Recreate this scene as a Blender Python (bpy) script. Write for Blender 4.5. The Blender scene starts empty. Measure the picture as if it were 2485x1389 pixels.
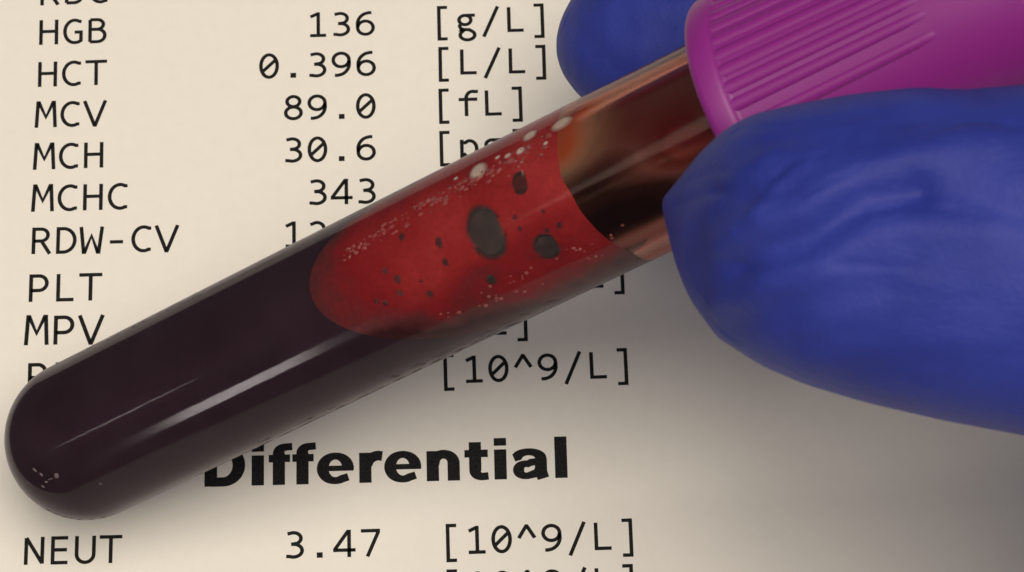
import bpy, bmesh, math, random
from mathutils import Vector, Matrix, noise

random.seed(7)
C = bpy.context.scene.collection
SC = bpy.context.scene
MM = 0.001

# ------------------------------------------------------------------ camera
W, H = 2485.0, 1389.0
FPX = 7500.0                       # focal length in photograph pixels
TH = math.radians(20.9)            # tilt of the optical axis off the paper's normal
Z0 = 270 * MM                      # distance to the paper along the optical axis
CAM = Vector((0, -math.sin(TH), math.cos(TH))) * Z0
RIGHT = Vector((1, 0, 0)); UP = Vector((0, math.cos(TH), math.sin(TH))); BACK = Vector((0, -math.sin(TH), math.cos(TH)))
cd = bpy.data.cameras.new('camera'); cam = bpy.data.objects.new('camera', cd); C.objects.link(cam)
cam.location = CAM; cam.rotation_euler = (TH, 0, 0)
cd.sensor_width = 36; cd.lens = 36 * FPX / W
cd.clip_start = 0.01; cd.clip_end = 20
cd.dof.use_dof = True; cd.dof.focus_distance = 0.256; cd.dof.aperture_fstop = 125
SC.camera = cam


def ray(px, py):
    return ((px - W / 2) / FPX) * RIGHT + ((H / 2 - py) / FPX) * UP - BACK


def at(px, py, z):                 # z = distance along the optical axis, metres
    return CAM + ray(px, py) * z


def paper(px, py):
    d = ray(px, py)
    return CAM + d * (-CAM.z / d.z)


def project(p):
    q = p - CAM
    z = -q.dot(BACK)
    return W / 2 + FPX * q.dot(RIGHT) / z, H / 2 - FPX * q.dot(UP) / z, z


# tube frame, needed for the lamps whose reflections lie on the tube
T_A = at(209, 1066, 0.2530)        # centre of the round end
T_B = at(1627, 371, 0.2300)
AX = (T_B - T_A).normalized()
UU = (CAM - T_A); UU = (UU - UU.dot(AX) * AX).normalized()      # faces the camera
VV = AX.cross(UU)
RO, RI, RB = 6.62 * MM, 5.55 * MM, 5.7 * MM
TUBE_M = Matrix((UU, VV, AX)).transposed().to_4x4()
TUBE_M.translation = T_A - AX * RO
TUBE_I = TUBE_M.inverted()


def outer_hit(px, py):
    o = TUBE_I @ CAM; d = (TUBE_I.to_3x3() @ ray(px, py))
    a = d.x ** 2 + d.y ** 2; b = o.x * d.x + o.y * d.y; c = o.x ** 2 + o.y ** 2 - RO ** 2
    q = b * b - a * c
    t = (-b - math.sqrt(max(q, 0.0))) / a
    return o + d * t, d


def wall(px, py):                  # pixel -> (s, angle) on the inner wall, seen through the refracting wall
    p, d = outer_hit(px, py)
    psi = math.atan2(p.y, p.x)
    o = TUBE_I @ CAM
    base = math.atan2(o.y, o.x - 0)
    view = math.atan2(-d.y, -d.x)
    rel = psi - view
    b = math.sin(rel); n = 1.36
    t = math.asin(b / n); t2 = math.asin(max(-1, min(1, b * RO / (n * RB))))
    return p.z, view + rel - (t2 - t)


# ------------------------------------------------------------------ world, lamps, exposure
wd = bpy.data.worlds.new('World'); SC.world = wd; wd.use_nodes = True
bg = wd.node_tree.nodes['Background']
bg.inputs[0].default_value = (1.0, 0.92, 1.0, 1); bg.inputs[1].default_value = 0.11


def area(name, loc, target, sx, sy, power, col, along=None):
    l = bpy.data.lights.new(name, 'AREA'); l.shape = 'RECTANGLE'; l.size = sx; l.size_y = sy
    l.energy = power; l.color = col
    o = bpy.data.objects.new(name, l); C.objects.link(o); o.location = loc
    z = (loc - target).normalized()
    x = along if along is not None else Vector((1, 0, 0))
    x = (x - x.dot(z) * z).normalized(); y = z.cross(x)
    m = Matrix((x, y, z)).transposed().to_4x4(); m.translation = loc
    o.matrix_world = m
    return o


area('ceiling_panel', Vector((0.11, -0.13, 0.97)), Vector((-0.02, 0, 0)), 0.55, 0.55, 8.5, (1.0, 0.895, 0.745))
area('fill_panel', Vector((-0.52, -0.26, 0.80)), Vector((-0.02, 0, 0)), 0.5, 0.5, 1.4, (1.0, 0.91, 0.70))  # added fill that lifts the tube's shadow, no known lamp there


def streak(name, px, py, dist, length, width, power, col):
    p, d = outer_hit(px, py)
    n = Vector((p.x, p.y, 0)).normalized(); dl = d.normalized()
    r = dl - 2 * dl.dot(n) * n
    pw = TUBE_M @ p; rw = (TUBE_M.to_3x3() @ r).normalized()
    area(name, pw + rw * dist, pw, length, width, power, col, along=AX)


streak('ceiling_tube_lamp', 570, 948, 0.75, 0.045, 0.14, 0.34, (1.0, 0.93, 0.88))
streak('far_tube_lamp', 225, 1043, 0.75, 0.06, 0.012, 0.034, (1.0, 0.93, 0.88))
SC.view_settings.view_transform = 'Standard'; SC.view_settings.look = 'None'
SC.view_settings.exposure = 0; SC.view_settings.gamma = 1
SC.render.engine = 'CYCLES'
SC.cycles.use_denoising = True
SC.cycles.max_bounces = 16; SC.cycles.transmission_bounces = 12; SC.cycles.transparent_max_bounces = 16
SC.cycles.glossy_bounces = 8


# ------------------------------------------------------------------ materials
def mat(name):
    m = bpy.data.materials.new(name); m.use_nodes = True
    nt = m.node_tree; nt.nodes.clear()
    out = nt.nodes.new('ShaderNodeOutputMaterial')
    return m, nt, out


def N(nt, kind, **kw):
    n = nt.nodes.new(kind)
    for k, v in kw.items():
        if k.startswith('i_'):
            n.inputs[k[2:].replace('_', ' ')].default_value = v
        else:
            setattr(n, k, v)
    return n


def principled(name, col, rough=0.5, **kw):
    m, nt, out = mat(name)
    p = N(nt, 'ShaderNodeBsdfPrincipled')
    p.inputs['Base Color'].default_value = (*col, 1); p.inputs['Roughness'].default_value = rough
    for k, v in kw.items():
        p.inputs[k.replace('_', ' ')].default_value = v
    nt.links.new(p.outputs[0], out.inputs[0])
    return m, nt, p


def noise_mix(nt, p, c1, c2, scale, detail=4, lo=0.35, hi=0.65, target='Base Color'):
    tc = N(nt, 'ShaderNodeTexCoord'); nz = N(nt, 'ShaderNodeTexNoise')
    nz.inputs['Scale'].default_value = scale; nz.inputs['Detail'].default_value = detail
    nt.links.new(tc.outputs['Object'], nz.inputs['Vector'])
    cr = N(nt, 'ShaderNodeValToRGB')
    cr.color_ramp.elements[0].position = lo; cr.color_ramp.elements[0].color = (*c1, 1)
    cr.color_ramp.elements[1].position = hi; cr.color_ramp.elements[1].color = (*c2, 1)
    nt.links.new(nz.outputs[0], cr.inputs[0]); nt.links.new(cr.outputs[0], p.inputs[target])
    return tc, nz


def bump(nt, p, scale, strength, dist, detail=3):
    tc = N(nt, 'ShaderNodeTexCoord'); nz = N(nt, 'ShaderNodeTexNoise')
    nz.inputs['Scale'].default_value = scale; nz.inputs['Detail'].default_value = detail
    nt.links.new(tc.outputs['Object'], nz.inputs['Vector'])
    b = N(nt, 'ShaderNodeBump'); b.inputs['Strength'].default_value = strength; b.inputs['Distance'].default_value = dist
    nt.links.new(nz.outputs[0], b.inputs['Height']); nt.links.new(b.outputs[0], p.inputs['Normal'])


M = {}
M['paper'], nt, p = principled('paper', (0.8, 0.78, 0.74), 0.85)
noise_mix(nt, p, (0.80, 0.782, 0.742), (0.815, 0.797, 0.757), 900, 6)
bump(nt, p, 2200, 0.25, 0.00004)
tcx = [n_ for n_ in nt.nodes if n_.type == 'BUMP'][0]
nzb = N(nt, 'ShaderNodeTexNoise'); nzb.inputs['Scale'].default_value = 45; nzb.inputs['Detail'].default_value = 3
tcc = N(nt, 'ShaderNodeTexCoord'); nt.links.new(tcc.outputs['Object'], nzb.inputs['Vector'])
bb = N(nt, 'ShaderNodeBump'); bb.inputs['Strength'].default_value = 0.2; bb.inputs['Distance'].default_value = 0.002
nt.links.new(nzb.outputs[0], bb.inputs['Height']); nt.links.new(bb.outputs[0], tcx.inputs['Normal'])
M['ink'], nt, p = principled('ink', (0.018, 0.018, 0.02), 0.9, Specular_IOR_Level=0.15)
noise_mix(nt, p, (0.008, 0.008, 0.010), (0.02, 0.02, 0.022), 5000, 3)
m, nt, out = mat('clear_plastic'); M['glass'] = m
rf_ = N(nt, 'ShaderNodeBsdfRefraction'); gl = N(nt, 'ShaderNodeBsdfGlossy'); fr = N(nt, 'ShaderNodeFresnel'); mu = N(nt, 'ShaderNodeMath', operation='MULTIPLY'); mx = N(nt, 'ShaderNodeMixShader')
rf_.inputs['Color'].default_value = (0.97, 0.95, 0.98, 1); rf_.inputs['IOR'].default_value = 1.36; rf_.inputs['Roughness'].default_value = 0.06
gl.inputs['Color'].default_value = (0.97, 0.93, 1.0, 1); gl.inputs['Roughness'].default_value = 0.08; fr.inputs['IOR'].default_value = 1.36; mu.inputs[1].default_value = 0.6
nt.links.new(fr.outputs[0], mu.inputs[0]); nt.links.new(mu.outputs[0], mx.inputs[0]); nt.links.new(rf_.outputs[0], mx.inputs[1]); nt.links.new(gl.outputs[0], mx.inputs[2]); nt.links.new(mx.outputs[0], out.inputs[0])
M['blood'], nt, p = principled('blood', (0.02, 0.006, 0.012), 0.45, Specular_IOR_Level=0.02)
noise_mix(nt, p, (0.036, 0.020, 0.029), (0.046, 0.027, 0.038), 180, 3)
M['cap'], nt, p = principled('cap_plastic', (0.24, 0.015, 0.232), 0.48, Subsurface_Weight=0.25, Subsurface_Scale=0.002)
p.inputs['Subsurface Radius'].default_value = (1.0, 0.25, 0.7)
M['glove'], nt, p = principled('nitrile', (0.035, 0.045, 0.25), 0.62, Specular_IOR_Level=0.3)
noise_mix(nt, p, (0.017, 0.030, 0.26), (0.026, 0.041, 0.31), 140, 5)
tc = N(nt, 'ShaderNodeTexCoord'); mpg = N(nt, 'ShaderNodeMapping'); mpg.inputs['Rotation'].default_value = (0, 0, math.radians(-28)); mpg.inputs['Scale'].default_value = (0.35, 1.0, 1.0)
n1 = N(nt, 'ShaderNodeTexNoise'); n1.inputs['Scale'].default_value = 420; n1.inputs['Detail'].default_value = 4; n1.inputs['Distortion'].default_value = 1.2
n2 = N(nt, 'ShaderNodeTexNoise'); n2.inputs['Scale'].default_value = 2200; n2.inputs['Detail'].default_value = 4
nt.links.new(tc.outputs['Object'], mpg.inputs[0]); nt.links.new(mpg.outputs[0], n1.inputs['Vector']); nt.links.new(tc.outputs['Object'], n2.inputs['Vector'])
b1 = N(nt, 'ShaderNodeBump'); b1.inputs['Strength'].default_value = 0.1; b1.inputs['Distance'].default_value = 0.0006
b2 = N(nt, 'ShaderNodeBump'); b2.inputs['Strength'].default_value = 0.35; b2.inputs['Distance'].default_value = 0.00015
nt.links.new(n1.outputs[0], b1.inputs['Height']); nt.links.new(n2.outputs[0], b2.inputs['Height']); nt.links.new(b1.outputs[0], b2.inputs['Normal']); nt.links.new(b2.outputs[0], p.inputs['Normal'])
M['bubble_glint'], nt, p = principled('froth_glint', (0.84, 0.70, 0.58), 0.3)  # cream of light showing through froth holes, painted as colour
M['dark_bubble'], nt, p = principled('dark_bubble', (0.050, 0.036, 0.030), 0.4)  # grey reflection in the thin-film bubbles, painted as their colour
tc, nz = noise_mix(nt, p, (0.030, 0.022, 0.019), (0.075, 0.044, 0.036), 1.6, 5)
le = N(nt, 'ShaderNodeVectorMath', operation='MULTIPLY'); le.inputs[1].default_value = (1, 1, 0)
ln = N(nt, 'ShaderNodeVectorMath', operation='LENGTH'); ad = N(nt, 'ShaderNodeMath', operation='MULTIPLY_ADD'); ad.inputs[1].default_value = 0.35
mr = N(nt, 'ShaderNodeMapRange', interpolation_type='SMOOTHSTEP'); mr.inputs[1].default_value = 0.82; mr.inputs[2].default_value = 1.15; mr.inputs[3].default_value = 0.86; mr.inputs[4].default_value = 0.0
nt.links.new(tc.outputs['Object'], le.inputs[0]); nt.links.new(le.outputs[0], ln.inputs[0])
nt.links.new(nz.outputs[0], ad.inputs[0]); nt.links.new(ln.outputs['Value'], ad.inputs[2]); nt.links.new(ad.outputs[0], mr.inputs[0]); nt.links.new(mr.outputs[0], p.inputs['Alpha'])
_pp = M['bubble_glint'].node_tree; _p = [n_ for n_ in _pp.nodes if n_.type == 'BSDF_PRINCIPLED'][0]
_g = N(_pp, 'ShaderNodeTexCoord'); _l = N(_pp, 'ShaderNodeVectorMath', operation='MULTIPLY'); _l.inputs[1].default_value = (1, 1, 0)
_n = N(_pp, 'ShaderNodeVectorMath', operation='LENGTH'); _m = N(_pp, 'ShaderNodeMapRange', interpolation_type='SMOOTHSTEP')
for i_, v_ in ((1, 0.45), (2, 1.0), (3, 0.95), (4, 0.1)): _m.inputs[i_].default_value = v_
_pp.links.new(_g.outputs['Object'], _l.inputs[0]); _pp.links.new(_l.outputs[0], _n.inputs[0]); _pp.links.new(_n.outputs['Value'], _m.inputs[0]); _pp.links.new(_m.outputs[0], _p.inputs['Alpha'])
M['faint_bubble'] = M['dark_bubble'].copy(); M['faint_bubble'].name = 'faint_bubble'
[n_ for n_ in M['faint_bubble'].node_tree.nodes if n_.type == 'MAP_RANGE'][0].inputs[3].default_value = 0.6
M['pink_bubble'], nt, p = principled('pink_froth', (0.46, 0.11, 0.10), 0.18)
# blood film on the wall: part scattering, part letting light through
m, nt, out = mat('blood_film'); M['film'] = m
df = N(nt, 'ShaderNodeBsdfDiffuse'); tl = N(nt, 'ShaderNodeBsdfTranslucent'); mx = N(nt, 'ShaderNodeMixShader')
mx.inputs[0].default_value = 0.25
at_ = N(nt, 'ShaderNodeAttribute'); at_.attribute_name = 'thickness'  # film tone; its lower step paints a reflection's edge
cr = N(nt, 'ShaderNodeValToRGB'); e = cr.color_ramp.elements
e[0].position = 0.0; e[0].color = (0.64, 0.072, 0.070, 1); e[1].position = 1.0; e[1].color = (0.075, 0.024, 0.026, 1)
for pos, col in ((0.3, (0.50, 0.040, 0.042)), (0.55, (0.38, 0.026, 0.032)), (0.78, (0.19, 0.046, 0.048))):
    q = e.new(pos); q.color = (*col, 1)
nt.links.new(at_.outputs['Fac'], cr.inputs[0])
tcf = N(nt, 'ShaderNodeTexCoord'); nzf = N(nt, 'ShaderNodeTexNoise'); nzf.inputs['Scale'].default_value = 2600; nzf.inputs['Detail'].default_value = 5
mrf = N(nt, 'ShaderNodeMapRange'); mrf.inputs[1].default_value = 0.3; mrf.inputs[2].default_value = 0.7; mrf.inputs[3].default_value = 0.91; mrf.inputs[4].default_value = 1.07
vm = N(nt, 'ShaderNodeVectorMath', operation='SCALE')
nt.links.new(tcf.outputs['Object'], nzf.inputs['Vector']); nt.links.new(nzf.outputs[0], mrf.inputs[0]); nt.links.new(cr.outputs[0], vm.inputs[0]); nt.links.new(mrf.outputs[0], vm.inputs['Scale'])
nt.links.new(vm.outputs[0], df.inputs[0]); nt.links.new(vm.outputs[0], tl.inputs[0])
nt.links.new(df.outputs[0], mx.inputs[1]); nt.links.new(tl.outputs[0], mx.inputs[2]); nt.links.new(mx.outputs[0], out.inputs[0])
# brown smear on the clear stretch of wall, refracted glow painted in
m, nt, out = mat('smear_with_glow'); M['smear'] = m
df = N(nt, 'ShaderNodeBsdfDiffuse'); tl = N(nt, 'ShaderNodeBsdfTranslucent'); tr = N(nt, 'ShaderNodeBsdfTransparent'); mx = N(nt, 'ShaderNodeMixShader'); m2 = N(nt, 'ShaderNodeMixShader')
at_ = N(nt, 'ShaderNodeAttribute'); at_.attribute_name = 'thickness'  # smear tone, carrying the painted glow and refraction
cr = N(nt, 'ShaderNodeValToRGB'); e = cr.color_ramp.elements
e[0].position = 0.12; e[0].color = (1.0, 0.66, 0.36, 1)
e[1].position = 1.0; e[1].color = (0.012, 0.006, 0.008, 1)
for pos, col in ((0.3, (0.95, 0.20, 0.06)), (0.42, (0.50, 0.13, 0.08)), (0.6, (0.66, 0.45, 0.36)), (0.8, (0.09, 0.07, 0.045))):
    q = e.new(pos); q.color = (*col, 1)
nt.links.new(at_.outputs['Fac'], cr.inputs[0])
for sh in (df, tl): nt.links.new(cr.outputs[0], sh.inputs[0])
tr.inputs[0].default_value = (0.80, 0.52, 0.45, 1)
mp = N(nt, 'ShaderNodeMapRange'); mp.inputs[1].default_value = 0.0; mp.inputs[2].default_value = 0.45; mp.inputs[3].default_value = 0.0; mp.inputs[4].default_value = 0.97
nt.links.new(at_.outputs['Fac'], mp.inputs[0]); nt.links.new(mp.outputs[0], mx.inputs[0])
m2.inputs[0].default_value = 0.5
nt.links.new(df.outputs[0], m2.inputs[1]); nt.links.new(tl.outputs[0], m2.inputs[2])
nt.links.new(tr.outputs[0], mx.inputs[1]); nt.links.new(m2.outputs[0], mx.inputs[2]); nt.links.new(mx.outputs[0], out.inputs[0])


# ------------------------------------------------------------------ mesh helpers
def link(name, me, m, parent=None, smooth=True):
    o = bpy.data.objects.new(name, me); C.objects.link(o)
    if m is not None and not me.materials:
        me.materials.append(m)
    if smooth:
        me.polygons.foreach_set('use_smooth', [True] * len(me.polygons))
    if parent is not None:
        o.parent = parent
    return o


def mesh(name, verts, faces):
    me = bpy.data.meshes.new(name); me.from_pydata([tuple(v) for v in verts], [], faces); me.update()
    return me


def lathe(name, prof, seg=96, closed=False):
    """prof: list of (r, z); r == 0 makes a pole."""
    v, f, rings = [], [], []
    for r, z in prof:
        if r <= 1e-9:
            rings.append([len(v)]); v.append((0, 0, z))
        else:
            rings.append(list(range(len(v), len(v) + seg)))
            v += [(r * math.cos(2 * math.pi * k / seg), r * math.sin(2 * math.pi * k / seg), z) for k in range(seg)]
    pairs = list(zip(rings, rings[1:])) + ([(rings[-1], rings[0])] if closed else [])
    for a, b in pairs:
        for k in range(seg):
            k2 = (k + 1) % seg
            if len(a) == 1 and len(b) == 1: continue
            if len(a) == 1: f.append((a[0], b[k2], b[k]))
            elif len(b) == 1: f.append((a[k], a[k2], b[0]))
            else: f.append((a[k], a[k2], b[k2], b[k]))
    me = mesh(name, v, f)
    bm = bmesh.new(); bm.from_mesh(me); bmesh.ops.recalc_face_normals(bm, faces=bm.faces); bm.to_mesh(me); bm.free()
    return me


def interp(tab, x):
    if x <= tab[0][0]: return tab[0][1]
    for (x0, y0), (x1, y1) in zip(tab, tab[1:]):
        if x0 <= x <= x1: return y0 + (y1 - y0) * (x - x0) / (x1 - x0)
    return tab[-1][1]


# ------------------------------------------------------------------ lettering
def arc(cx, cy, rx, ry, a0, a1, n=18):
    return [(cx + rx * math.cos(math.radians(a0 + (a1 - a0) * k / n)), cy + ry * math.sin(math.radians(a0 + (a1 - a0) * k / n))) for k in range(n + 1)]


SLASH0 = [[*arc(27.5, 32, 18.5, 29, 0, 360, 32)], [(14, 19), (41, 46)]]
GLYPH = {
    'H': [[(10, 0), (10, 64)], [(45, 0), (45, 64)], [(10, 34), (45, 34)]],
    'G': [[(46.5, 57)] + arc(31, 32, 22, 29, 62, 270, 22) + [(39, 4), (45.5, 8), (45.5, 30), (31, 30)]],
    'B': [[(11, 3.5), (11, 60.5)], [(11, 60.5), (25, 60.5)] + arc(27, 48, 14, 12.5, 90, -90, 14) + [(11, 35.5)],
          [(11, 35.5), (27, 35.5)] + arc(28, 19.5, 16.5, 16, 90, -90, 14) + [(11, 3.5)]],
    'C': [[(48, 58)] + arc(32, 32, 23, 29, 62, 298, 24) + [(48, 6)]],
    'T': [[(3, 60.5), (52, 60.5)], [(27.5, 60.5), (27.5, 0)]],
    'M': [[(6.5, 0), (9.5, 63), (12, 63), (27.5, 26), (43, 63), (45.5, 63), (48.5, 0)]],
    'V': [[(4, 64), (26.5, 2), (28.5, 2), (51, 64)]],
    'R': [[(11, 0), (11, 60.5), (25, 60.5)] + arc(27, 46, 15, 14.5, 90, -90, 14) + [(11, 31.5)], [(28, 31.5), (47, 0)]],
    'D': [[(9.5, 3.5), (9.5, 60.5), (20, 60.5)] + arc(21, 32, 25, 28.5, 90, -90, 22) + [(9.5, 3.5)]],
    'W': [[(4.5, 64), (11, 2), (13.5, 2), (27.5, 42), (41.5, 2), (44, 2), (50.5, 64)]],
    'P': [[(11, 0), (11, 60.5), (26, 60.5)] + arc(28, 43.5, 16.5, 17, 90, -90, 14) + [(11, 26.5)]],
    'L': [[(14, 64), (14, 3.5), (47, 3.5)]],
    'N': [[(10, 0), (10, 62)], [(10, 62), (45, 3)], [(45, 2), (45, 64)]],
    'E': [[(45, 60.5), (12.5, 60.5), (12.5, 3.5), (45, 3.5)], [(12.5, 33), (43, 33)]],
    'U': [[(9, 64), (9, 24)] + arc(27.5, 22, 18.5, 19, 180, 360, 18) + [(46, 64)]],
    '0': SLASH0,
    '1': [[(11, 53), (27, 61), (29, 61), (29, 3.5)], [(10, 3.5), (47, 3.5)]],
    '2': [[(11, 56)] + arc(26, 44.5, 16, 16, 125, -25, 16) + [(11, 6), (11, 3.5), (46, 3.5)]],
    '3': [[(12, 58)] + arc(25, 47, 16.5, 13.5, 115, -60, 14) + [(20, 33.5)], [(20, 33.5)] + arc(25, 18.5, 19, 15, 80, -115, 16) + [(9, 5.5)]],
    '4': [[(37, 0), (37, 60), (34, 60), (6, 19), (6, 16.5), (51, 16.5)]],
    '6': [[(43, 60.5), (36, 60.5)] + arc(37, 30, 27, 30, 95, 175, 10) + arc(28.5, 21, 18, 17.5, 180, 535, 28)],
    '7': [[(8, 60.5), (46, 60.5), (46, 57), (22, 0)]],
    '8': [[*arc(27.5, 47.5, 14.5, 13, 0, 360, 24)], [*arc(27.5, 18.5, 17.5, 15, 0, 360, 26)]],
    '9': [[(12, 3.5), (19, 3.5)] + arc(18, 34, 27, 30, -85, -5, 10) + arc(26.5, 43, 18, 17.5, 0, 355, 28)],
    '.': [[(27.5, 6.5 - 6.3), (27.5, 6.5 + 6.3)]],
    '-': [[(13, 26), (42, 26)]],
    '[': [[(39, 67.5), (20, 67.5), (20, -14), (39, -14)]],
    ']': [[(16, 67.5), (35, 67.5), (35, -14), (16, -14)]],
    '/': [[(44, 67), (11, -11)]],
    '^': [[(10, 33), (26.5, 61), (28.5, 61), (45, 33)]],
    'f': [[(50, 62)] + arc(38, 46, 15, 16.5, 75, 180, 12) + [(23, 0)], [(6, 42.5), (48, 42.5)]],
    'p': [[(11, -17), (11, 48)], [(11, 40)] + arc(29, 24, 15.5, 21, 130, -140, 20) + [(11, 6)]],
    'g': [[*arc(24, 33.5, 13.5, 12, 0, 360, 22)], [(24, 45.5), (47, 45.5)],
          [(15, 24), (11.5, 18), (14, 12)] + [(20, 9), (34, 8)] + arc(29, -5.5, 16.5, 12.5, 60, -240, 22) + [(14, 6), (18, 9)]],
}
BOLD = {   # advance, list of (points, half width across, half height across) or filled outlines
    'D': (778, [([(170, 0), (170, 716)], 98, 70), ([(170, 640), (350, 640)] + arc(370, 358, 262, 282, 90, -90, 24) + [(170, 76)], 98, 76)]),
    'i': (333, [([(166, 0), (166, 519)], 96, 60), ([(166, 583), (166, 716)], 96, 60)]),
    'l': (333, [([(166, 0), (166, 716)], 96, 60)]),
    'f': (389, [([(180, 0), (180, 540)] + arc(300, 540, 120, 112, 180, 92, 12) + [(400, 660)], 95, 60), ([(13, 457), (365, 457)], 60, 62)]),
    'e': (667, [([(540, 232)] + arc(333, 262, 208, 212, 0, 300, 40) + [(545, 112)], 92, 58), ([(150, 262), (632, 262)], 50, 44)]),
    'r': (444, [([(160, 0), (160, 519)], 95, 60), ([(165, 300)] + arc(390, 300, 200, 165, 165, 95, 14) + [(440, 455)], 90, 80)]),
    'n': (667, [([(160, 0), (160, 519)], 95, 60), ([(160, 300)] + arc(340, 300, 165, 160, 175, 0, 20) + [(505, 0)], 95, 72)]),
    't': (444, [([(195, 655), (195, 190)] + arc(310, 170, 115, 112, 180, 268, 12) + [(410, 66)], 95, 62), ([(20, 457), (405, 457)], 60, 62)]),
    'a': (667, [([(55, 365)] + arc(300, 350, 195, 115, 160, 8, 18) + [(500, 330), (500, 120), (535, 0)], 95, 58),
                ([(490, 305), (330, 280)] + arc(255, 155, 120, 105, 75, 280, 20) + [(420, 90), (490, 170)], 92, 54)]),
}


def ribbon(pts, wx, wy, verts, faces, tf, z):
    P = []
    for q in pts:
        if not P or math.hypot(q[0] - P[-1][0], q[1] - P[-1][1]) > 1e-6: P.append(q)
    loop = math.hypot(P[0][0] - P[-1][0], P[0][1] - P[-1][1]) < 1e-3 and len(P) > 3
    n = len(P); i0 = len(verts)
    for k in range(n):
        a = P[k - 1] if k else (P[-2] if loop else None)
        b = P[k + 1] if k < n - 1 else (P[1] if loop else None)
        dirs = []
        for s, e in ((a, P[k]), (P[k], b)):
            if s is None or e is None: continue
            l = math.hypot(e[0] - s[0], e[1] - s[1]); dirs.append(((e[0] - s[0]) / l, (e[1] - s[1]) / l))
        dx = sum(d[0] for d in dirs); dy = sum(d[1] for d in dirs); l = math.hypot(dx, dy) or 1
        dx, dy = dx / l, dy / l
        nx, ny = -dy, dx
        miter = 1.0
        if len(dirs) == 2:
            c = max(-0.6, dirs[0][0] * dirs[1][0] + dirs[0][1] * dirs[1][1]); miter = min(1.6, 1 / math.sqrt((1 + c) / 2))
        h = math.hypot(wx * nx, wy * ny) * miter
        verts.append(tf(P[k][0] + nx * h, P[k][1] + ny * h, z)); verts.append(tf(P[k][0] - nx * h, P[k][1] - ny * h, z))
    for k in range(n - 1):
        i = i0 + 2 * k
        faces.append((i, i + 1, i + 3, i + 2))


def word(text, x0, y0, x1, y1, parent, name='printed_word'):
    """regular type; the two pixels are the baseline under the middle of the first and last letter."""
    A, B = paper(x0, y0), paper(x1, y1)
    ex = (B - A) / max(1, len(text) - 1) / 55.0
    if len(text) == 1: ex = Vector((2.13 * MM / 55, 0, 0))
    ey = Vector((-ex.y, ex.x, 0)) * 0.97
    base = A - ex * 27.5
    verts, faces = [], []
    for i, ch in enumerate(text):
        for j, st in enumerate(GLYPH[ch]):
            tf = lambda x, y, z: base + ex * (x + 55 * i) + ey * y + Vector((0, 0, z))
            w = 6.5 if ch == '.' else 4.1
            ribbon(st, w, w, verts, faces, tf, 0.00002 + 0.000003 * j)
    return link(name, mesh(name, verts, faces), M['ink'], parent, smooth=False)


def heading(text, x0, y0, x1, y1, parent):
    total = sum(BOLD[c][0] for c in text) - 73 - 70
    A, B = paper(x0, y0), paper(x1, y1)
    ex = (B - A) / total; ey = Vector((-ex.y, ex.x, 0))
    verts, faces = [], []; pen = -73
    for ch in text:
        adv, sts = BOLD[ch]
        for j, (st, wx, wy) in enumerate(sts):
            tf = lambda x, y, z: A + ex * (x + pen) + ey * y + Vector((0, 0, z))
            ribbon(st, wx * 1.06, wy * 1.05, verts, faces, tf, 0.00002 + 0.000003 * j)
        pen += adv
    return link('printed_heading', mesh('printed_heading', verts, faces), M['ink'], parent, smooth=False)


# ------------------------------------------------------------------ the printed sheet
rot = math.radians(1.45)
cx, cy = 0.045, 0.03
n = 60; sw, sh = 0.210, 0.297
verts, faces = [], []
for j in range(n + 1):
    for i in range(n + 1):
        x = (i / n - 0.5) * sw; y = (j / n - 0.5) * sh
        verts.append((cx + x * math.cos(rot) - y * math.sin(rot), cy + x * math.sin(rot) + y * math.cos(rot), 0))
for j in range(n):
    for i in range(n):
        a = j * (n + 1) + i; faces.append((a, a + 1, a + n + 2, a + n + 1))
k0 = len(verts)
verts += [(v[0], v[1], -0.0001) for v in verts]
faces += [tuple(reversed([q + k0 for q in f])) for f in faces]
sheet = link('printed_report', mesh('printed_report', verts, faces), M['paper'], smooth=False)
sheet['label'] = 'cream paper blood test report with black printed columns under the tube'
sheet['category'] = 'paper'
WORDS = [
    ('RBC', 120, 13, 239, 8), ('HGB', 118, 109, 236, 105), ('HCT', 115, 211, 233, 207), ('MCV', 111, 310, 230, 306),
    ('MCH', 107, 412, 227, 408), ('MCHC', 103, 514, 286, 509), ('RDW-CV', 99, 617, 404, 611), ('PLT', 93, 733, 219, 730),
    ('MPV', 88, 838, 220, 835), ('RET', 91, 951, 221, 947), ('NEUT', 82, 1371, 268, 1367),
    ('136', 771, 90, 886, 87), ('0.396', 653, 191, 888, 185), ('89.0', 712, 292, 888, 288), ('30.6', 712, 395, 888, 390),
    ('343', 771, 498, 890, 495), ('12.6', 712, 601, 890, 596), ('3.47', 715, 1356, 898, 1351),
    ('[10^12/L]', 1073, -17, 1541, -29), ('[g/L]', 1074, 82, 1309, 76), ('[L/L]', 1077, 182, 1313, 177), ('[fL]', 1078, 284, 1256, 279),
    ('[pg]', 1080, 387, 1258, 382), ('[10^9/L]', 1087, 709, 1503, 697), ('[fL]', 1090, 816, 1268, 811),
    ('[10^9/L]', 1090, 931, 1512, 917), ('[10^9/L]', 1096, 1346, 1524, 1333), ('[10^9/L]', 1098, 1457, 1526, 1444),
]
for w in WORDS:
    word(*w, sheet)
heading('Differential', 497, 1182, 1377, 1160, sheet)

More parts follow.
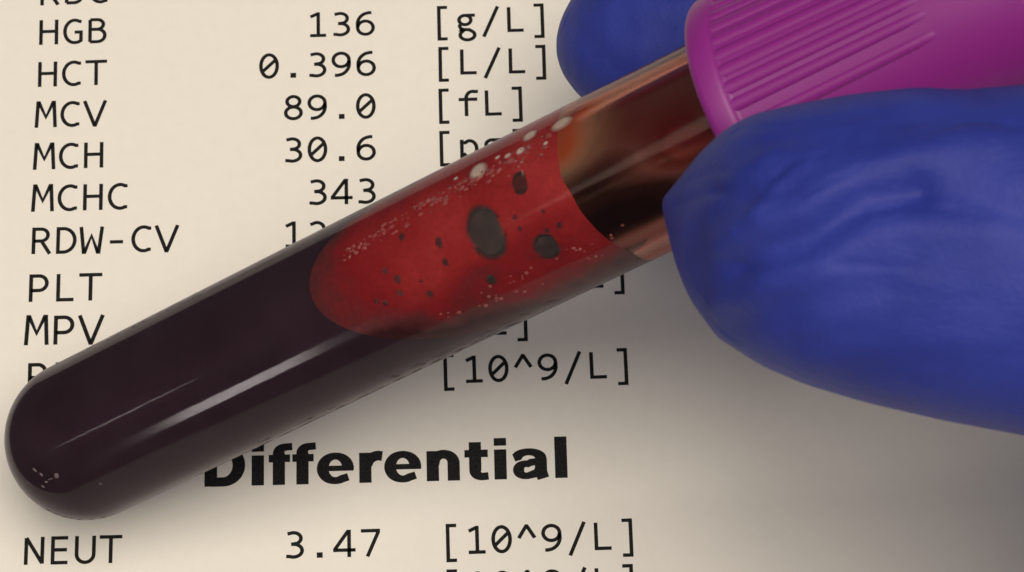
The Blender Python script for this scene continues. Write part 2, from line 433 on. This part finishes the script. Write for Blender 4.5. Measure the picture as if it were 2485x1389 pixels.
# ------------------------------------------------------------------ the tube
tube = bpy.data.objects.new('blood_tube', None); C.objects.link(tube)
tube.empty_display_size = 0.01
tube.matrix_world = TUBE_M
tube['label'] = 'clear blood sample tube of dark red blood with ribbed purple cap'
tube['category'] = 'test tube'
LEN = 86 * MM
prof = []
for k in range(25):
    a = math.pi / 2 * k / 24
    prof.append((RO * math.sin(a), RO - RO * math.cos(a)))
prof += [(RO * (1 + 0.012 * q / 8), RO + (LEN - RO) * q / 8) for q in range(1, 9)]
inner = [(RI, LEN - (LEN - RO) * q / 8) for q in range(0, 8)]
for k in range(25):
    a = math.pi / 2 * (1 - k / 24)
    inner.append((RI * math.sin(a), RO - RI * math.cos(a)))
wall_ob = link('tube_wall', lathe('tube_wall', prof + inner, 128), M['glass'], tube)

# liquid level plane: horizontal, touching the near wall where the red stretch begins
s_tip, a_tip = wall(742, 705)
g = TUBE_I.to_3x3() @ Vector((0, 0, 1))          # world up in tube space


def on_wall(s, a, r=RB):
    return Vector((r * math.cos(a), r * math.sin(a), s))


tip = on_wall(s_tip, a_tip)


def level(a, r):                                  # s of the liquid's surface at wall angle a
    return tip.z - (g.x * (r * math.cos(a) - tip.x) + g.y * (r * math.sin(a) - tip.y)) / g.z


bm = bmesh.new()
seg = 96; rows = []
for k in range(0, 17):
    t = math.pi / 2 * k / 16
    rows.append([(RB * math.sin(t) * math.cos(2 * math.pi * q / seg), RB * math.sin(t) * math.sin(2 * math.pi * q / seg), RO - RB * math.cos(t)) for q in range(seg)] if k else [(0, 0, RO - RB)])
ns = 24
for k in range(1, ns + 1):
    ring = []
    for q in range(seg):
        a = 2 * math.pi * q / seg; top = level(a, RB)
        ring.append((RB * math.cos(a), RB * math.sin(a), RO + (top - RO) * k / ns))
    rows.append(ring)
top = rows[-1]
for k in range(1, 6):
    f = 1 - k / 6
    rows.append([(x * f, y * f, tip.z - (g.x * (x * f - tip.x) + g.y * (y * f - tip.y)) / g.z) for x, y, z in top])
c0 = (0, 0, tip.z - (g.x * (-tip.x) + g.y * (-tip.y)) / g.z)
rows.append([c0])
vr = [[bm.verts.new(p) for p in r] for r in rows]
for a, b in zip(vr, vr[1:]):
    for q in range(seg):
        q2 = (q + 1) % seg
        if len(a) == 1: bm.faces.new((a[0], b[q2], b[q]))
        elif len(b) == 1: bm.faces.new((a[q], a[q2], b[0]))
        else: bm.faces.new((a[q], a[q2], b[q2], b[q]))
bmesh.ops.recalc_face_normals(bm, faces=bm.faces)
me = bpy.data.meshes.new('blood'); bm.to_mesh(me); bm.free()
blood = link('blood', me, M['blood'], tube)
me.set_sharp_from_angle(angle=math.radians(20))

# red film clinging to the wall above the liquid; the outline is read off the wall
s_far = [wall(x, y) for x, y in ((1345, 300), (1350, 420), (1378, 471), (1406, 523), (1449, 574), (1495, 612), (1542, 630))]


def film_end(a):
    pts = sorted((q[1], q[0]) for q in s_far)
    if a <= pts[0][0]: return pts[0][1]
    if a >= pts[-1][0]: return pts[-1][1]
    for (a0, s0), (a1, s1) in zip(pts, pts[1:]):
        if a0 <= a <= a1: return s0 + (s1 - s0) * (a - a0) / (a1 - a0)


def sheet_wall(name, a0, a1, f0, f1, r, m, na=64, nsv=40, thick=0.00004):
    verts, faces = [], []
    for i in range(na + 1):
        a = a0 + (a1 - a0) * i / na
        s0, s1 = f0(a), f1(a)
        if s1 < s0 + 1e-5: s1 = s0 + 1e-5
        for j in range(nsv + 1):
            verts.append(on_wall(s0 + (s1 - s0) * j / nsv, a, r))
    for i in range(na):
        for j in range(nsv):
            k = i * (nsv + 1) + j; faces.append((k, k + nsv + 1, k + nsv + 2, k + 1))
    return link(name, mesh(name, verts, faces), m, tube)


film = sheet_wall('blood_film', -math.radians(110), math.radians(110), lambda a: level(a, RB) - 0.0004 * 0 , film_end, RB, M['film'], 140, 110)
# film tone: heavy where it runs into the liquid, thinner and patchy in the middle
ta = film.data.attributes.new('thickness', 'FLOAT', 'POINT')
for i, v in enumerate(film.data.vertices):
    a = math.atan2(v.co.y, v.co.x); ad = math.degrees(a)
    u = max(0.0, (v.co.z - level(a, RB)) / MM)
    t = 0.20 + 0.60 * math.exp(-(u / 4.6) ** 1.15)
    t += 0.30 / (1 + math.exp(-(ad - 14 - 1.2 * (9 - u)) / 2.2)) + 0.25 * max(0, (abs(ad) - 50) / 40) + 0.26 * max(0, min(1, (ad - 38) / 28))  # darker below a diagonal: edge of a grey reflection painted in
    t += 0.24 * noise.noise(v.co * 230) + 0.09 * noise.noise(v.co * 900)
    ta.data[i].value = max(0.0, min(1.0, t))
CAP_S = (TUBE_I @ at(1806, 287, 0.2265)).z
smear = sheet_wall('smear_with_glow', -math.pi, math.pi, lambda a: film_end(a) if abs(a) < math.radians(109) else min(film_end(a), level(a, RB)), lambda a: CAP_S + 13 * MM, RB, M['smear'], 128, 40)
# smear tone: refracted darks and edge glow painted by angle, almost nothing on near wall
ta = smear.data.attributes.new('thickness', 'FLOAT', 'POINT')
for i, v in enumerate(smear.data.vertices):
    a = math.degrees(math.atan2(v.co.y, v.co.x))          # 0 faces the camera, + towards the page's foot
    far = [(75, .34), (92, .38), (112, .44), (126, .62), (138, .96), (160, 1.0), (172, .82), (195, .76), (203, .66), (215, .60), (238, .58), (250, .36), (260, .18), (285, .10)]
    b = a % 360
    if abs(a) < 75:
        base = -0.03 + 0.2 * max(0, (abs(a) - 55) / 20) + 0.07 * math.exp(-((a - 2) / 1.8) ** 2)
        u = (v.co.z - film_end(math.radians(a))) / MM
        base += 0.36 * math.exp(-(u / 3.5) ** 2) / (1 + math.exp((a + 22) / 6))
    else:
        base = interp(far, b)
        u = (CAP_S - v.co.z) / MM                          # mm below the cap
        k = math.exp(-((u - 7) / 4.2) ** 2 - ((b - 182) / 28) ** 2)
        base = base * (1 - k) + 0.30 * k                   # painted red-orange glow below the cap
        k = math.exp(-((u - 13) / 4.0) ** 2 - ((b - 238) / 26) ** 2)
        base = base * (1 - k) + 0.42 * k
    ta.data[i].value = max(0.0, base + 0.05 * noise.noise(v.co * 300))


def bubble(px, py, rx, m, asp=1.0, flat=0.45, name='bubble'):
    s, a = wall(px, py)
    c = on_wall(s, a, RB)
    key = 'bubble_' + m
    me = bpy.data.meshes.get(key)
    if me is None:
        bm = bmesh.new(); bmesh.ops.create_uvsphere(bm, u_segments=16, v_segments=8, radius=1.0)
        me = bpy.data.meshes.new(key); bm.to_mesh(me); bm.free(); me.materials.append(M[m])
        me.polygons.foreach_set('use_smooth', [True] * len(me.polygons))
    o = bpy.data.objects.new(name, me); C.objects.link(o); o.parent = film
    nrm = Vector((math.cos(a), math.sin(a), 0)); tz = Vector((0, 0, 1)); ty = tz.cross(nrm)
    R = Matrix((ty, tz, nrm)).transposed().to_4x4(); R.translation = c
    r = rx / 30.5 * MM
    o.matrix_local = R @ Matrix.Diagonal((r * asp, r, min(r * flat, 0.0005), 1))
    return o


for px, py, r, asp in ((1170, 563, 47, 1.35), (1330, 618, 32, 1.0), (1248, 425, 22, 1.3), (1053, 580, 10, 1.4), (962, 553, 9, 1.1), (1198, 700, 13, 1.0),
                       (1042, 728, 9, 1), (955, 678, 9, 1.2), (1073, 640, 8, 1.2), (922, 650, 7, 1.2), (965, 720, 8, 1), (930, 745, 7, 1), (905, 738, 6, 1),
                       (1355, 560, 8, 1), (1325, 572, 6, 1), (1240, 525, 7, 1), (1255, 560, 6, 1), (1015, 690, 5, 1), (1310, 515, 6, 1)):
    bubble(px, py, r * 1.12, 'dark_bubble' if r > 25 or px > 1190 and r > 10 and py > 600 else 'faint_bubble', asp, 0.035 if r > 15 else 0.12)
for px, py, r, asp in ((1156, 386, 25, 1.25), (1288, 304, 20, 1.1), (1258, 336, 13, 1.0), (1228, 348, 10, 1.0), (1206, 353, 8, 1.0), (1362, 272, 30, 0.8), (1105, 404, 7, 1),
                       (1200, 562, 3, 1.6), (1191, 579, 4, 1), (1198, 571, 2, 1), (1343, 624, 3, 1), (1255, 398, 4, 3), (1316, 318, 7, 1)):
    bubble(px, py, r * 1.1, 'bubble_glint', asp * 0.8, 0.2)  # bright holes and tiny glints painted as pale spots


def edge_y(x):
    pts = [(546, 700), (910, 500), (1150, 365), (1400, 235)]
    for (x0, y0), (x1, y1) in zip(pts, pts[1:]):
        if x0 <= x <= x1: return y0 + (y1 - y0) * (x - x0) / (x1 - x0)
    return 235


rnd = random.Random(3)
for k in range(225):
    x = rnd.uniform(820, 1330); d = abs(rnd.gauss(0, 1)) * 19 + 22
    y = edge_y(x) + d
    if x < 900: y = edge_y(x) + 40 + rnd.uniform(-8, 22)
    bubble(x, y, rnd.choice((2.5, 3, 3, 3.5, 4, 5, 7, 9)) * (0.7 if x < 1000 else 1), 'pink_bubble', 0.75, 0.6)
for k in range(40):
    x = rnd.uniform(1060, 1530); y = edge_y(min(x, 1399)) + 0
    yl = 1176 + (x - 437) * (619 - 1176) / (1627 - 437) - rnd.uniform(40, 105)
    bubble(x, yl, rnd.choice((2.5, 3, 4, 5)), 'pink_bubble', 0.8, 0.5)

# moulded marks on the round end, their glints painted as paler plastic
mk = None
for px, py, sx, sy, an in ((84, 1141, 7, 3.5, 30), (100, 1152, 6, 3.5, 32), (137, 1155, 6, 7, 10), (112, 1170, 5, 3, -20), (104, 1181, 5, 3, 25), (122, 1163, 8, 1.5, -25), (245, 1170, 4, 4, 0)):
    o_ = TUBE_I @ CAM; d_ = (TUBE_I.to_3x3() @ ray(px, py)).normalized(); c_ = Vector((0, 0, RO))
    oc = o_ - c_; b_ = oc.dot(d_); q_ = b_ * b_ - oc.length_squared + RO * RO
    if q_ < 0: continue
    hit = o_ + d_ * (-b_ - math.sqrt(q_)); nn_ = (hit - c_).normalized()
    if mk is None:
        bm = bmesh.new(); bmesh.ops.create_uvsphere(bm, u_segments=10, v_segments=6, radius=1.0)
        mk = bpy.data.meshes.new('mould_mark'); bm.to_mesh(mk); bm.free(); mk.materials.append(principled('mould_glint', (0.13, 0.09, 0.11), 0.15)[0])
        mk.polygons.foreach_set('use_smooth', [True] * len(mk.polygons))
    o = bpy.data.objects.new('mould_mark', mk); C.objects.link(o); o.parent = wall_ob
    ix = (TUBE_I.to_3x3() @ (RIGHT * math.cos(math.radians(an)) - UP * math.sin(math.radians(an)))); ix = (ix - ix.dot(nn_) * nn_).normalized()
    R = Matrix((ix, nn_.cross(ix), nn_)).transposed().to_4x4(); R.translation = hit
    o.matrix_local = R @ Matrix.Diagonal((sx / 29.5 * MM, sy / 29.5 * MM, 0.00006, 1))

# cap: lathe with a lip, then a tapering barrel carrying separate ribs
RC = 9.2 * MM
cp = [(RO * 1.02, CAP_S + 0.6 * MM), (RC - 0.9 * MM, CAP_S), (RC - 0.3 * MM, CAP_S + 0.15 * MM), (RC, CAP_S + 0.6 * MM), (RC, CAP_S + 1.9 * MM), (RC - 0.15 * MM, CAP_S + 2.2 * MM),
      (RC - 0.45 * MM, CAP_S + 2.4 * MM), (RC - 1.3 * MM, CAP_S + 18 * MM), (RC - 1.5 * MM, CAP_S + 24 * MM), (RC - 2.3 * MM, CAP_S + 25 * MM), (3 * MM, CAP_S + 25 * MM), (0, CAP_S + 24.5 * MM)]
cap = link('cap', lathe('cap', cp, 128), M['cap'], tube)
md = cap.modifiers.new('bevel', 'BEVEL'); md.width = 0.0002; md.segments = 2; md.limit_method = 'ANGLE'
sp = [(0, CAP_S + 1.2 * MM), (RI - 0.9 * MM, CAP_S + 1.2 * MM), (RI - 0.15 * MM, CAP_S + 2.0 * MM), (RI - 0.15 * MM, CAP_S + 11 * MM), (0, CAP_S + 11 * MM)]
link('stopper', lathe('stopper', sp, 64), principled('rubber', (0.05, 0.03, 0.03), 0.7)[0], tube)
# one rib: a rounded bar along the barrel
rv, rf = [], []
for j in range(13):
    f = j / 12; s = CAP_S + 2.2 * MM + 16.5 * MM * f; r = RC - 0.55 * MM - 0.95 * MM * f - 0.05 * MM
    fade = math.sin(min(1, (1 - f) * 6) * math.pi / 2)
    for q in range(7):
        a = math.pi * q / 6
        rv.append((r + math.sin(a) * 0.36 * MM * fade, math.cos(a) * 0.57 * MM * (0.8 + 0.2 * (1 - f)), s))
for j in range(12):
    for q in range(6):
        k = j * 7 + q; rf.append((k, k + 1, k + 8, k + 7))
ribme = mesh('rib', rv, rf); ribme.materials.append(M['cap'])
ribme.polygons.foreach_set('use_smooth', [True] * len(ribme.polygons))
_, a_low = wall(1845, 262)
RIB_A = [math.radians(5 - 8.7 * k - (3 if k else 0)) for k in range(0, 15)]
for a in RIB_A:
    o = bpy.data.objects.new('rib', ribme); C.objects.link(o); o.parent = cap; o.rotation_euler = (0, 0, a)


# ------------------------------------------------------------------ gloved hand: one continuous mesh
def loft(bm, xs, up, lo, zc, zt, seg=40, power=2.2):
    """sections at image column x between the two outlines, centre depth zc(x) mm, half thickness zt(x) mm."""
    rings = []
    for x in xs:
        yu, yl = interp(up, x), interp(lo, x)
        c = interp(zc, x) * MM; t = interp(zt, x) * MM
        ring = []
        for k in range(seg):
            a = 2 * math.pi * k / seg
            ca, sa = math.cos(a), math.sin(a)
            e = 2 / power
            u = math.copysign(abs(ca) ** e, ca); v = math.copysign(abs(sa) ** e, sa)
            ring.append(bm.verts.new(at(x, (yu + yl) / 2 - u * (yl - yu) / 2, c - v * t)))
        rings.append(ring)
    for a, b in zip(rings, rings[1:]):
        for k in range(seg):
            bm.faces.new((a[k], a[(k + 1) % seg], b[(k + 1) % seg], b[k]))
    bm.faces.new(rings[0]); bm.faces.new(list(reversed(rings[-1])))


def frange(a, b, n, ease=True):
    return [a + (b - a) * ((k / n) ** 1.8 if ease else k / n) for k in range(n + 1)]


bm = bmesh.new()
T_UP = [(1605, 482), (1612, 476), (1650, 430), (1700, 368), (1760, 312), (1830, 275), (1950, 248), (2080, 226), (2230, 210), (2330, 217), (2485, 205), (2700, 170), (3100, 40), (3500, -120)]
T_LO = [(1605, 498), (1612, 530), (1622, 575), (1640, 645), (1672, 725), (1740, 820), (1850, 890), (1950, 933), (2100, 978), (2300, 1024), (2485, 1058), (2700, 1090), (3100, 1160), (3500, 1250)]
loft(bm, frange(1605, 3400, 46), T_UP, T_LO,
     [(1605, 216.2), (1660, 213.5), (1750, 209.5), (1850, 207), (2000, 205.5), (2485, 204), (3000, 208), (3400, 214)],
     [(1605, 0.8), (1625, 2.4), (1660, 4.2), (1720, 6.2), (1800, 7.8), (1950, 8.8), (2485, 10), (3000, 13), (3400, 16)])
I_UP = [(1350, 92), (1356, 60), (1375, 15), (1410, -40), (1460, -90), (1540, -140), (1650, -170), (1900, -185), (2300, -190), (2900, -260), (3400, -300)]
I_LO = [(1350, 128), (1354, 152), (1368, 185), (1400, 228), (1440, 262), (1500, 300), (1600, 345), (1900, 380), (2300, 400), (2900, 420), (3400, 500)]
loft(bm, frange(1350, 3400, 40), I_UP, I_LO,
     [(1350, 252), (1700, 249), (2200, 243), (3000, 236), (3400, 230)],
     [(1350, 1.2), (1365, 3.2), (1400, 5.2), (1460, 6.8), (1560, 7.8), (1900, 8.4), (3400, 12)])
# middle finger and the heel of the hand lie to the right of the picture; heel enlarged to shade the paper
loft(bm, frange(2760, 3700, 16), [(2760, 420), (2800, 330), (2900, 270), (3700, 200)], [(2760, 620), (2800, 720), (2900, 790), (3700, 900)],
     [(2760, 246), (3700, 236)], [(2760, 2), (2800, 5), (2900, 7.5), (3700, 10)])
loft(bm, frange(2545, 5200, 40), [(2545, 960), (2600, 860), (2700, 620), (2800, 300), (2900, -20), (3300, -250), (3800, -280), (4300, -100), (5200, 0)],
     [(2545, 1250), (2600, 1480), (2700, 1640), (2800, 1740), (2900, 1800), (3100, 1850), (3500, 1950), (4300, 1900), (5200, 1900)],
     [(2545, 208), (2700, 210), (2900, 216), (3800, 222), (5200, 215)], [(2545, 2), (2600, 6), (2700, 11), (2900, 16), (3300, 22), (3800, 24), (5200, 22)])
bmesh.ops.recalc_face_normals(bm, faces=bm.faces)
me = bpy.data.meshes.new('hand_raw'); bm.to_mesh(me); bm.free()
tmp = bpy.data.objects.new('hand_raw', me); C.objects.link(tmp)
md = tmp.modifiers.new('remesh', 'REMESH'); md.mode = 'VOXEL'; md.voxel_size = 0.00028
md = tmp.modifiers.new('smooth', 'SMOOTH'); md.iterations = 14; md.factor = 0.5
dg = bpy.context.evaluated_depsgraph_get()
hand_me = bpy.data.meshes.new_from_object(tmp.evaluated_get(dg))
bpy.data.objects.remove(tmp)
hand_me.name = 'gloved_hand'

# glove folds: grooves and ridges given as polylines over the thumb (pixel line, half width px, depth mm)
FOLDS = [
    ([(1790, 640), (1850, 606), (1979, 572), (2099, 480), (2227, 462)], 44, -1.15),
    ([(1770, 600), (1825, 555), (2030, 455), (2210, 380), (2400, 335)], 52, 0.75),
    ([(1740, 470), (1834, 476)], 20, -0.42),
    ([(1866, 474), (1935, 464)], 18, -0.30),
    ([(1660, 560), (1700, 520), (1790, 430), (1850, 395)], 26, 0.32),
    ([(1840, 520), (1890, 440), (1960, 395)], 22, 0.26),
    ([(2227, 462), (2330, 470), (2480, 520)], 36, -0.40),
    ([(1830, 345), (1930, 325), (2050, 340)], 24, -0.22),
    ([(1880, 372), (1960, 380)], 18, 0.2),
    ([(1700, 760), (1850, 690), (2000, 650)], 40, 0.30),
    ([(1780, 790), (1950, 735), (2150, 700)], 40, -0.30),
    ([(2060, 590), (2200, 560), (2380, 570)], 40, 0.30),
    ([(1950, 880), (2150, 830), (2400, 820)], 40, 0.25),
    ([(2150, 300), (2300, 285), (2450, 300)], 26, -0.25),
    ([(1390, 60), (1450, 130), (1520, 180)], 26, -0.2),
    ([(1420, 20), (1500, 60), (1620, 70)], 24, -0.2),
    ([(1640, 500), (1720, 470), (1800, 455), (1900, 420)], 10, -0.17),
    ([(1660, 440), (1740, 415), (1850, 425)], 9, -0.12),
    ([(1800, 560), (1880, 505), (1950, 490)], 10, -0.16),
    ([(1850, 460), (1920, 400), (2010, 370)], 10, -0.15),
    ([(1960, 470), (2080, 420), (2200, 410)], 11, -0.16),
    ([(2080, 520), (2200, 495), (2320, 510)], 11, -0.18),
    ([(1760, 640), (1850, 650), (1960, 610)], 10, -0.14),
    ([(1720, 330), (1840, 310), (1990, 300), (2150, 270)], 10, -0.10),
    ([(1900, 680), (2040, 640), (2220, 650)], 12, -0.12),
    ([(2240, 330), (2350, 300), (2470, 310)], 11, -0.14),
]


def seg_dist(x, y, a, b):
    dx, dy = b[0] - a[0], b[1] - a[1]
    t = max(0, min(1, ((x - a[0]) * dx + (y - a[1]) * dy) / (dx * dx + dy * dy)))
    return math.hypot(x - a[0] - t * dx, y - a[1] - t * dy)


norms = [v.normal.copy() for v in hand_me.vertices]
for v, nn in zip(hand_me.vertices, norms):
    px, py, z = project(v.co)
    if px > 2700: continue
    facing = nn.dot((CAM - v.co).normalized())
    d = 0.0
    w = max(0.0, min(1.0, (facing - 0.25) * 2.2))
    if w > 0:
        for pl, hw, dep in FOLDS:
            if not (pl[0][0] - 3 * hw < px < pl[-1][0] + 3 * hw): continue
            ds = min(seg_dist(px, py, a, b) for a, b in zip(pl, pl[1:]))
            if ds < 3 * hw:
                d += 0.68 * dep * math.exp(-(ds / hw) ** 2)
    d += 0.035 * noise.noise(v.co * 700) * w + 0.04 * noise.noise(v.co * 260) * w + 0.05 * noise.noise(v.co * 110 + Vector((3, 1, 7))) * w
    v.co += nn * (d * MM)
hand = link('gloved_hand', hand_me, M['glove'])
hand['label'] = 'blue nitrile gloved hand pinching the purple cap between thumb and finger'
hand['category'] = 'hand'
